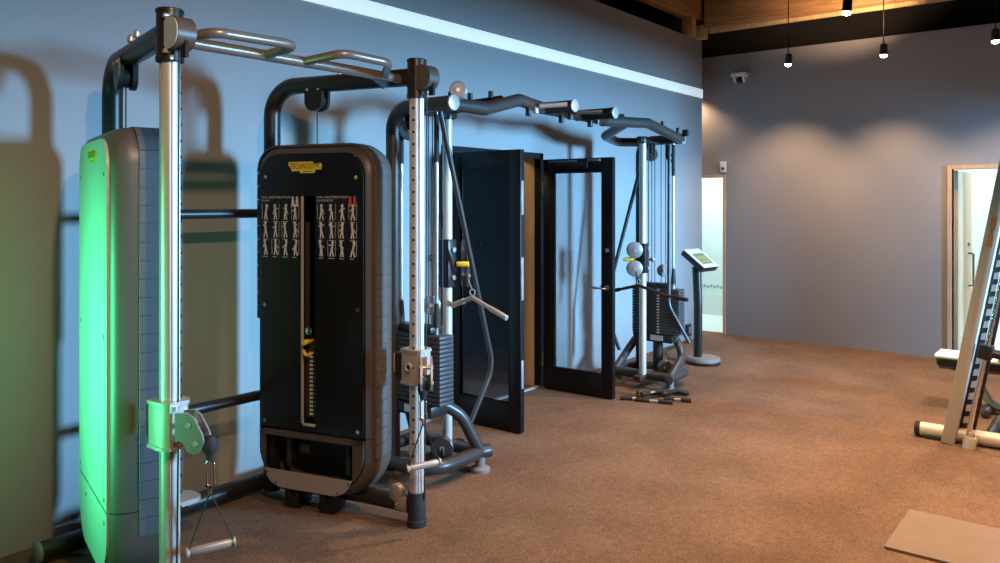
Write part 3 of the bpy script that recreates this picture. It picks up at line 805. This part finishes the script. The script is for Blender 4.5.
# ------------------------------------------------------------------ second cable station
C2 = 4.92
st2 = thing('cable_station', (4.92, 3.3, 0), 'wide black cable crossover station spanning in front of the double doors', 'exercise machine')
def mx(sg, p): return V((C2+sg*(V(p).x-C2), V(p).y, V(p).z))
for sg in (-1, 1):
    q = lambda x, y, z: mx(sg, (C2+x, y, z))       # x: distance outward from the middle
    yc, yr = (2.96, 3.44) if sg < 0 else (3.08, 3.50)
    XO = 1.60
    mb = MB(); mb.tube(fillet([q(XO, yr, .02), q(XO, yr, 2.19), q(XO, yc, 2.19)], .13, 10), .043, 20); fr = mb.build('end_frame', M['graphite'] if sg < 0 else M['black'], st2)
    mb = MB(); mb.cyl(q(XO, yc, 2.19), q(XO, yc-.012, 2.19), .046, 22, bev=.003); mb.build('end_cap', M['silver'], fr)
    mb = MB(); mb.lathe([(0, 0), (.06, 0), (.06, .02), (.05, .03), (0, .03)], q(XO, yr, 0), Z, 24); mb.islands('foot_pad', M['foot'], fr)
    # silver post with carriage
    PX, PY = 1.27, 3.30
    mb = MB(); mb.cyl(q(PX, PY, .10), q(PX, PY, 2.20), .031, 24); po = mb.build('post', M['alu'], st2)
    mb = MB(); mb.lathe([(0, 0), (.04, 0), (.04, .06), (0, .06)], q(PX, PY, 2.14), Z, 20); mb.box(q(PX+.10, PY, 2.175), (.34, .05, .05), None, .01); mb.build('post_head', M['black'], po)
    cz = 1.25 if sg < 0 else 1.14
    mb = MB(); mb.box(q(PX, PY, cz), (.082, .09, .30 if sg < 0 else .26), None, .012); ca = mb.build('carriage', M['black'], po)
    sd = V((-sg, -1, 0)).normalized() if sg < 0 else V((-.3, .9, 0)).normalized()
    for k, dz in ((0, .075), (1, -.085)):
        mb = MB(); c = q(PX, PY, cz+dz)+ (V((.105, -.06, 0)) if sg < 0 else V((-.11, .02, 0)))
        ax = V((.55, -.83, 0)) if sg < 0 else V((-.75, -.60, 0))
        mb.lathe([(0, -.022), (.062, -.022), (.070, -.016), (.066, 0), (.070, .016), (.062, .022), (0, .022)], c, ax, 26); pw = mb.build('pulley', M['graphite'] if sg < 0 else M['steelgrey'], ca)
        mb = MB(); mb.cyl(c-ax*.02, c+ax*.028, .014, 12); mb.islands('axle_bolt', M['silver'], pw)
    mb = MB(); p0 = q(PX, PY, cz-.005)+(V((.03, -.05, 0)) if sg < 0 else V((-.10, .04, 0)))
    p1 = p0+(V((.055, -.075, 0)) if sg < 0 else V((-.06, .06, -.003)))
    mb.lathe([(0, 0), (.014, 0), (.018, .012), (.017, (p1-p0).length-.012), (.012, (p1-p0).length), (0, (p1-p0).length)], p0, p1-p0, 14); mb.build('yellow_lever', M['yellow'], ca)
    mb = MB()
    p2 = q(PX, PY, cz+.03)+(V((-.03, .06, -.0)) if sg < 0 else V((.02, -.05, -.04)))
    mb.cyl(q(PX, PY, p2.z), p2+(p2-q(PX, PY, p2.z))*.5, .012); mb.sphere(p2+(p2-q(PX, PY, p2.z))*.6, .022)
    for dz in (.085, -.085): mb.cyl(q(PX, PY-.045, cz+dz), q(PX, PY-.06, cz+dz), .016, 10)
    mb.build('lock_knob', M['steelgrey'], ca)
    # weight stack
    SX = 1.54; z0, z1 = .455, .86
    mb = MB(); n = 16
    for i in range(n): mb.box(q(SX, 3.29, z0+(i+.5)*(z1-z0)/n), (.12, .46, (z1-z0)/n-.004), None, .003)
    ws = mb.build('weight_stack', M['platec'], st2)
    mb = MB()
    for i in range(n): mb.box(q(SX-sg*0, 3.26, z0+(i+.5)*(z1-z0)/n)+V((-.0615, 0, 0)), (.003, .022, .011))
    mb.build('weight_numbers', M['white'], ws)
    mb = MB(); mb.box(q(SX, 3.29, .415), (.14, .34, .07), None, .008); mb.box(q(SX, 3.29, .885), (.10, .30, .04), None, .008); sb = mb.islands('stack_base', M['black'], st2)[0]
    mb = MB(); mb.box(q(SX, 3.27, .42)+V((-.0725, 0, 0)), (.004, .12, .045)); mb.build('label_plate', M['whitep'], sb)
    mb = MB(); mb.cyl(q(SX, 3.29, .06), q(SX, 3.29, .40), .045, 18); mb.build('stack_column', M['black'], st2)
    for gy in (3.14, 3.43):
        mb = MB(); mb.cyl(q(SX, gy, .44), q(SX, gy, 2.17), .011, 12); gr = mb.build('guide_rod', M['guide'], st2)
        mb = MB(); mb.lathe([(.012, 0), (.022, 0), (.020, .05), (.014, .13), (.012, .14)], q(SX, gy, .90), Z, 14); mb.cyl(q(SX, gy, 1.86), q(SX, gy, 2.14), .015, 14); mb.build('rod_sleeve', M['rubber'], gr)
    for (dx, gy) in ((-.03, 3.20), (.02, 3.27), (-.05, 3.36), (-.10, 3.30), (.05, 3.48), (-.16, 3.24)):
        mb = MB(); mb.cyl(q(SX+dx, gy, .89), q(SX+dx, gy, 2.15), .0038, 8); mb.build('cable', M['cable'], st2)
    for (x, y, z, r) in ((1.54, 3.36, 2.06, .062), (1.52, 2.99, 2.27, .050))[:2 if sg < 0 else 1]+( (1.45, 3.18, .17, .068), (1.50, 3.22, 1.02, .055)):
        ax = V((-.80, -.60, 0))
        mb = MB(); mb.lathe([(0, -.018), (r-.006, -.018), (r, -.012), (r-.01, 0), (r, .012), (r-.006, .018), (0, .018)], q(x, y, z), ax, 26); pw = mb.build('pulley', M['steelgrey'] if z > 1 else M['graphite'], st2)
        mb = MB(); mb.cyl(q(x, y, z)-ax*.02, q(x, y, z)+ax*.024, .012, 12); mb.islands('axle_bolt', M['silver'], pw)
    mb = MB(); mb.box(q(1.54, 3.36, 2.12), (.05, .05, .12), None, .006); mb.box(q(1.53, 3.02, 2.235), (.04, .05, .06), None, .006); mb.box(q(1.45, 3.18, .13), (.04, .05, .10), None, .006); mb.islands('pulley_hanger', M['black'], fr)
    # base ring
    xi, xo = (1.24, 1.70) if sg < 0 else (1.31, 1.72)
    ring = []
    for (x, y) in rrect(xi, xo, 3.06, 3.60, (.05, .17, .17, .05), 8): ring.append(q(x, y, .115))
    mb = MB(); mb.tube(ring, .040, 18, closed=True); rg = mb.build('base_ring', M['graphite'], st2)
    mb = MB(); mb.cyl(q(xi+.02, 3.07, .115), q(xi-.07, 3.04, .115), .041, 18, bev=.004); mb.build('end_cap', M['graphite'], rg)
    for (x, y) in ((xi, 3.06), (xi+.02, 3.58)):
        mb = MB(); mb.lathe([(0, 0), (.060, 0), (.060, .020), (.050, .030), (.030, .034), (.030, .09), (0, .09)], q(x, y, 0), Z, 24); mb.islands('foot_pad', M['foot'], rg)
    mb = MB(); mb.box(q((xi+PX)/2+.06, PY, .105), (.38, .07, .045), None, .008); mb.build('base_plate', M['graphite'], rg)
    for yy, yt in ((3.06, 3.16), (3.60, 3.50)):
        mb = MB(); mb.tube(fillet([q(xi+.0, yy, .12), q(xi+.12, (yy+yt)/2, .36), q(SX-.08, yt, .435), q(SX+.02, yt, .43)] if sg < 0 else [q(xi, yy, .12), q(xi+.26, yy, .28), q(SX+.06, yt, .43), q(SX-.05, yt+(.02 if yt < 3.3 else -.02), .44)], [.22, .16], 8), .036, 18); mb.build('base_arch', M['graphite'], st2)
# top beam: loops at each end, bar between, stub grips
for sg in (-1, 1):
    q = lambda x, y, z: mx(sg, (C2+x, y, z))
    mb = MB()
    if sg < 0:
        mb.tube(fillet([q(1.60, 3.00, 2.19), q(1.28, 2.99, 2.185), q(.93, 3.00, 2.275), q(.50, 3.10, 2.265)], .09, 8), .040, 18)
        mb.tube(fillet([q(1.60, 3.20, 2.19), q(1.32, 3.24, 2.20), q(1.0, 3.08, 2.27)], .10, 8), .034, 16)
    else:
        mb.tube(fillet([q(1.60, 3.10, 2.19), q(1.30, 3.06, 2.215), q(.90, 3.06, 2.275), q(.35, 3.16, 2.255)], .12, 8), .042, 18)
        mb.tube(fillet([q(1.62, 3.36, 2.175), q(1.40, 3.62, 2.175), q(1.00, 3.52, 2.20), q(.75, 3.20, 2.26)], .10, 8), .040, 18)
    bl = mb.build('pull_up_loop', M['graphite'], st2)
    mb = MB()
    for (x, y, z) in ((1.15, 3.05, 2.27), (1.38, 3.02, 2.23)): mb.cyl(q(x, y, z), q(x, y, z+.04), .016, 12)
    mb.islands('bolt', M['black'], bl)
mb = MB(); mb.tube([(4.35, 3.11, 2.265), (5.30, 3.15, 2.258)], .036, 16); tb = mb.build('top_bar', M['black'], st2)
for (x, y0) in ((4.41, 3.11), (4.94, 3.18)):
    mb = MB(); mb.cyl((x, y0, 2.268), (x, 2.86, 2.268), .040, 20); sg_ = mb.build('stub_grip', M['black'], st2)
    mb = MB(); mb.cyl((x, 2.86, 2.268), (x, 2.848, 2.268), .043, 20, bev=.003); mb.build('end_cap', M['silver'], sg_)
for (x, y0, x1, y1) in ((4.20, 2.99, 4.30, 2.84), (4.66, 3.02, 4.80, 2.88), (5.05, 3.04, 5.15, 2.90)):
    mb = MB(); mb.tube([(x, y0, 2.255), (x1, y1, 2.265)], .016, 12); mb.cyl((x, y0+.03, 2.21), (x, y0+.03, 2.255), .02, 12); mb.build('pull_up_peg', M['silver'] if x < 4.5 else M['graphite'], st2)
for (x, y) in ((4.12, 3.02), (4.62, 3.10), (5.0, 3.10)):
    mb = MB(); mb.cyl((x, y, 2.245), (x, y, 2.185), .020, 14, bev=.004); mb.build('hanging_hook', M['black'], st2)
# hook on the right arm
mb = MB(); mb.tube(fillet([(6.45, 3.20, 2.15), (6.45, 3.20, 2.02), (6.45, 3.12, 1.98), (6.45, 3.15, 2.06)], .03), .013, 10); mb.build('hanging_hook', M['black'], st2)
# long bent braces
mb = MB(); mb.tube(fillet([(3.34, 3.08, 2.17), (3.93, 3.16, .58), (3.73, 3.20, .22)], .22, 10), .016, 14); k = mb.build('bent_brace', M['graphite'], st2)
mb = MB(); mb.tube(fillet([(6.50, 3.44, 2.12), (6.24, 3.72, .66), (6.24, 3.56, .30)], .14, 10), .017, 14); mb.build('bent_brace', M['black'], st2)
mb = MB(); mb.tube(fillet([(6.44, 3.17, 2.14), (6.37, 3.14, .72), (6.44, 2.98, .40)], .18, 10), .016, 14); mb.build('bent_brace', M['graphite'], st2)

# V shaped bars hanging from the carriages
def vbar(name, pts, top, label, mt):
    t = thing(name, pts[1], label, 'bar', 'pull-down bars on the far station')
    mb = MB(); mb.tube(fillet(pts, .05, 6), .0135, 14); b = mb.build('bar', M[mt], t)
    mb = MB()
    for a, c in ((pts[0], pts[1]), (pts[-1], pts[-2])):
        a = V(a); c = V(c); d = (c-a).normalized(); mb.cyl(a-d*.004, a+d*.13, .0165, 14, bev=.003)
    mb.islands('bar_grip', M['rubber'] if mt == 'graphite' else M['tan'], t)
    mb = MB(); p = V(pts[1]); mb.tube([p+Z*.012+rgt*.016*math.sin(2*PI*k/10)+Z*(.018-.018*math.cos(2*PI*k/10)) for k in range(10)], .0045, 8, closed=True)
    mb.cyl(p+Z*.045, top, .004, 8); mb.build('carabiner', M['steelgrey'], t)
vbar('pull_down_bar', [(3.67, 3.28, .985), (3.63, 3.08, 1.055), (3.63, 2.82, .955)], (3.66, 3.14, 1.16), 'short angled pull bar hanging beside the left glass door', 'tan')
vbar('pull_down_bar', [(6.06, 3.58, .835), (6.06, 3.27, .915), (6.06, 3.02, .845), (6.06, 2.82, .825)], (6.08, 3.30, 1.06), 'V shaped pull bar hanging at the far post right of the doors', 'graphite')

# pile of attachments on the floor
def floor_grip(p, yaw_, label, kind, L=.24):
    d = V((math.cos(yaw_), math.sin(yaw_), 0)); p = V(p)
    t = thing('rope_attachment' if kind == 'rope' else 'bar_attachment', p, label, 'attachment', 'cable attachments on the floor')
    if kind == 'rope':
        s = V((-d.y, d.x, 0))
        mb = MB(); mb.tube(fillet([p-d*L/2+Z*.022, p+Z*.05+s*.03, p+d*L/2+Z*.022+s*.03, p+d*L*.3+Z*.020+s*.09, p-d*L*.4+Z*.020+s*.10], .04, 5), .018, 12); mb.build('rope', M['rubber'], t)
        mb = MB()
        for e_ in (p-d*L/2+Z*.022, p-d*L*.4+Z*.022+s*.10): mb.lathe([(0, -.02), (.022, -.02), (.025, 0), (.022, .02), (0, .02)], e_, d, 14)
        mb.islands('end_stop', M['black'], t)
    else:
        mb = MB(); mb.cyl(p-d*L/2+Z*.018, p+d*L/2+Z*.018, .010, 12); mb.build('bar', M['silver'], t)
        mb = MB(); mb.cyl(p-d*L/2+Z*.018, p-d*L*.12+Z*.018, .017, 14, bev=.003); mb.cyl(p+d*L/2+Z*.018, p+d*L*.12+Z*.018, .017, 14, bev=.003); mb.islands('hand_grip', M['rubber'], t)
    return t
floor_grip((5.97, 3.05, .0), -.75, 'black rope attachment heaped in the middle of the floor pile', 'rope', .30)
floor_grip((6.10, 2.93, .0), -1.0, 'black rope attachment at the right end of the floor pile', 'rope', .22)
floor_grip((5.78, 3.14, .0), -1.1, 'black handle with silver rod at the left end of the floor pile', 'bar', .26)
floor_grip((5.80, 2.99, .0), -1.25, 'black handle lying in front of the floor pile', 'bar', .30)
floor_grip((5.96, 2.86, .0), -1.2, 'short black handle at the front right of the floor pile', 'bar', .22)
floor_grip((5.90, 3.06, .04), -.3, 'black handle lying across the top of the floor pile', 'bar', .24)

# ------------------------------------------------------------------ kiosk
kx, ky = 7.53, 3.33
ks = thing('kiosk', (kx, ky, 0), 'standing touch screen kiosk on a round grey base near the far doorway', 'kiosk')
mb = MB(); mb.lathe([(0, .03), (.165, .03), (.165, .055), (.155, .068), (.06, .075), (0, .075)], (kx, ky, 0), Z, 40); kb = mb.build('base', M['foot'], ks)
mb = MB(); mb.lathe([(0, 0), (.160, 0), (.168, .01), (.168, .03), (0, .03)], (kx, ky, 0), Z, 40); mb.build('base_rim', M['black'], kb)
mb = MB(); pts = [(kx-.05, ky+.04, .06), (kx-.055, ky+.035, .25), (kx-.065, ky+.03, .60), (kx-.06, ky+.05, .98)]
mb.tube(fillet(pts, .5, 6), .044, 16, flat=.8); mb.build('stand', M['black'], ks)
Rk = Matrix.Rotation(math.radians(-6), 3, 'Z') @ Matrix.Rotation(math.radians(36), 3, 'X'); kc = V((kx-.075, ky+.01, 1.045))
mb = MB(); mb.box(kc, (.29, .29, .062), Rk, .014, 3); cn = mb.build('console', M['black'], ks)
mb = MB(); mb.box(kc+Rk @ V((0, 0, .031)), (.282, .282, .010), Rk, .004); fc = mb.build('console_face', M['whitep'], ks)
mb = MB(); mb.box(kc+Rk @ V((.0, -.018, .036)), (.20, .165, .006), Rk, .001); sc_ = mb.build('screen', M['screen'], ks)
mb = MB()
for i in range(3): mb.box(kc+Rk @ V((-.05+.05*i, -.005, .0395)), (.035, .05, .001), Rk)
mb.box(kc+Rk @ V((0, -.06, .0395)), (.13, .018, .001), Rk)
mb.build('screen_graphics', M['screeng'], sc_)
mb = MB(); mb.tube(fillet([(kx-.11, ky+.155, .03), (kx-.05, ky+.35, .012), (kx+.35, YW-.12, .012), (8.60, YW-.06, .012), (8.67, YW-.045, .06)], .12, 6), .006, 8)
tag(mb.build('power_cord', M['cable']), 'black power cord from the kiosk base to the wall outlet', 'cord')

# ------------------------------------------------------------------ smith rack (right edge)
rk = thing('weight_rack', (6.13, .8, 0), 'slanted upright of a weight rack cut off by the right edge', 'exercise machine')
mb = MB(); mb.tube([(6.13, 1.11, .055), (6.13, -.35, .055)], .047, 20); fb = mb.build('foot_rail', M['cream'], rk)
mb = MB(); mb.lathe([(0, 0), (.050, 0), (.050, .025), (.044, .035), (0, .035)], (6.13, 1.11, .055), (0, 1, 0), 20); mb.box((6.13, 1.03, .012), (.09, .10, .024), None, .006); mb.islands('rail_cap', M['rubber'], fb)
mb = MB()
A = V((6.13, .935, .0)); Bt = V((6.13, .550, 2.15)); d = (Bt-A).normalized(); L = (Bt-A).length; Rr = Matrix((V((1, 0, 0)), d.cross(V((1, 0, 0))), d)).transposed()
mb.box((A+Bt)/2+V((-.04, 0, 0)), (.10, .080, L), Rr, .008); ub = mb.build('upright', M['taupe'], rk)
mb = MB()
nrm = V((-1, 0, 0)); ty = d; tx = V((0, -1, 0)); tx = (tx-d*tx.dot(d)).normalized()
ctr = A+d*1.47+V((-.0915, 0, 0))
for k, (w_) in enumerate((0,)):
    text_into(mb, 'TECHNOGYM', ctr, d, -tx, .030, sx=.8)
mb.build('upright_lettering', M['ink'], ub)
mb = MB(); 
for dz in (-.075, .045): mb.box(ctr+d*dz+V((.0005, 0, 0)), (.002, .034, .085), Rr, 0)
mb.islands('decal', mat('orange_decal', (.55, .26, .12), .5), ub)
# toothed rail just right of the upright
mb = MB(); n = 24
rc = tx*.085
mb.box((A+Bt)/2+rc+V((.01, 0, 0)), (.02, .10, L*.98), Rr, .003); tr = mb.build('toothed_rail', M['black'], rk)
mb = MB()
for i in range(n):
    p = A+d*(.18+i*.083)+rc+V((-.002, 0, 0))
    poly = [(-.030, -.030), (.026, -.012), (.032, .016), (.012, .034), (-.030, .014)]
    mb.prism(poly, p, tx, d, (-.004, 0, 0))
mb.islands('rail_tooth', M['silver'], tr)
mb = MB(); G0 = A+tx*.125+V((-.10, 0, .10)); mb.cyl(G0, G0+d*1.95, .0155, 16); gr = mb.build('guide_rod', M['chrome'], rk)
mb = MB(); mb.lathe([(0, 0), (.040, 0), (.040, .09), (.034, .10), (.022, .10), (.022, .13), (0, .13)], G0-V((0, 0, .10)), d, 22); mb.build('rod_collar', M['taupe'], gr)
mb = MB(); gc = G0+d*.58; mb.box(gc, (.075, .085, .10), Rr, .012); mb.cyl(gc+tx*.02, gc+tx*.09, .03, 16); ct = mb.build('bar_catch', M['black'], rk)
mb = MB(); mb.cyl(gc+tx*.075-d*.03, gc+tx*.18-d*.05, .016, 12, bev=.004); mb.build('catch_lever', M['yellow'], ct)
mb = MB(); mb.tube(fillet([(6.13, .70, .06), (6.75, .70, .06), (6.95, .3, .06)], .2), .04, 16); mb.tube([(6.2, .60, .16), (7.0, .50, .30)], .022, 12); mb.build('base_tube', M['black'], rk)

# bench behind the rack
bn = thing('flat_bench', (7.15, .7, 0), 'low bench with white topped black pad behind the rack', 'bench')
mb = MB(); mb.prism(rrect(-.15, .15, 0, .034, .015, 4), (7.15, 1.17, .40), (1, 0, 0), Z, (0, -1.15, 0)); mb.build('seat_pad', M['whitep'], bn)
mb = MB(); mb.prism([(-.15, .40), (.15, .40), (.13, .345), (.06, .31), (-.06, .31), (-.13, .345)], (7.15, 1.15, 0), (1, 0, 0), Z, (0, -1.1, 0))
mb.prism([(0, .40), (0, .34), (-.22, .28), (-.22, .40)], (7.08, 1.17, 0), (0, 1, 0), Z, (.14, 0, 0)); mb.build('pad_shell', M['black'], bn)
mb = MB(); mb.tube(fillet([(7.15, .95, .33), (7.15, .80, .05), (7.15, .25, .05), (7.15, .12, .33)], .08), .03, 14); mb.build('bench_frame', M['taupe'], bn)
for y in (.82, .22):
    mb = MB(); mb.cyl((6.92, y, .035), (7.38, y, .035), .03, 14, bev=.004); mb.build('bench_foot', M['graphite'], bn)

# floor mat
mb = MB(); mb.prism(rrect(4.03, 4.60, -.85, .885, .012, 4), (0, 0, 0), (1, 0, 0), (0, 1, 0), (0, 0, .014))
o = mb.build('floor_mat', M['matp']); tag(o, 'flat tan rubber mat on the carpet at the lower right', 'mat')

# ------------------------------------------------------------------ light
def area(name, loc, look, sx, sy, power, col, spread=180):
    l = bpy.data.lights.new(name, 'AREA'); l.shape = 'RECTANGLE'; l.size = sx; l.size_y = sy; l.energy = power; l.color = col; l.spread = math.radians(spread)
    o = bpy.data.objects.new(name, l); COL.objects.link(o); o.location = loc
    o.rotation_mode = 'QUATERNION'; o.rotation_quaternion = (V(look)-V(loc)).to_track_quat('-Z', 'Y'); return o
area('window_daylight', (6.45, Y0-.02, 2.15), (5.9, 4, 1.3), 1.0, 1.5, 900, (.24, .61, 1.0), 95)
m = MB(); m.b2((7.42, -2.15, 0), (7.88, -1.85, 4.7)); struct(m, 'daylight_stop_side', M['wall'])  # added out of view to keep daylight off the far wall
m = MB(); m.b2((X0, -1.15, 2.37), (XF, -.95, 4.7)); struct(m, 'daylight_stop_top', M['ceil'])  # added out of view, cuts the daylight on the upper left wall
m = MB(); m.b2((-2.5, -1.12, 0), (8.2, -.98, .98)); struct(m, 'daylight_stop_low', M['wall'])  # added out of view, stops low daylight before it reaches the carpet
area('changing_room_lamp', (11.2, .8, 2.40), (11.2, .8, 0), 1.2, 2.0, 42, (.85, 1, 1))
area('washroom_lamp', (10.2, 4.4, 2.40), (10.2, 4.4, 0), .8, 1.6, 36, (.80, 1, 1))
area('green_lamp', (-.10, 3.53, .92), (1.55, 3.29, 1.0), .15, 1.1, 13, (.09, 1, .40), 52)
area('jamb_fill', (4.9, 4.8, 2.4), (5.6, 4.1, 1.0), .3, .3, 7, (1, .7, .4))  # added fill that brightens the oak jamb, no fixture behind it

w = bpy.data.worlds.new('world'); SC.world = w; w.use_nodes = True
w.node_tree.nodes['Background'].inputs[0].default_value = (.9, .8, .7, 1); w.node_tree.nodes['Background'].inputs[1].default_value = .012

vs = SC.view_settings
vs.view_transform = 'Standard'; vs.look = 'None'; vs.gamma = 1; vs.exposure = 0; vs.use_curve_mapping = False
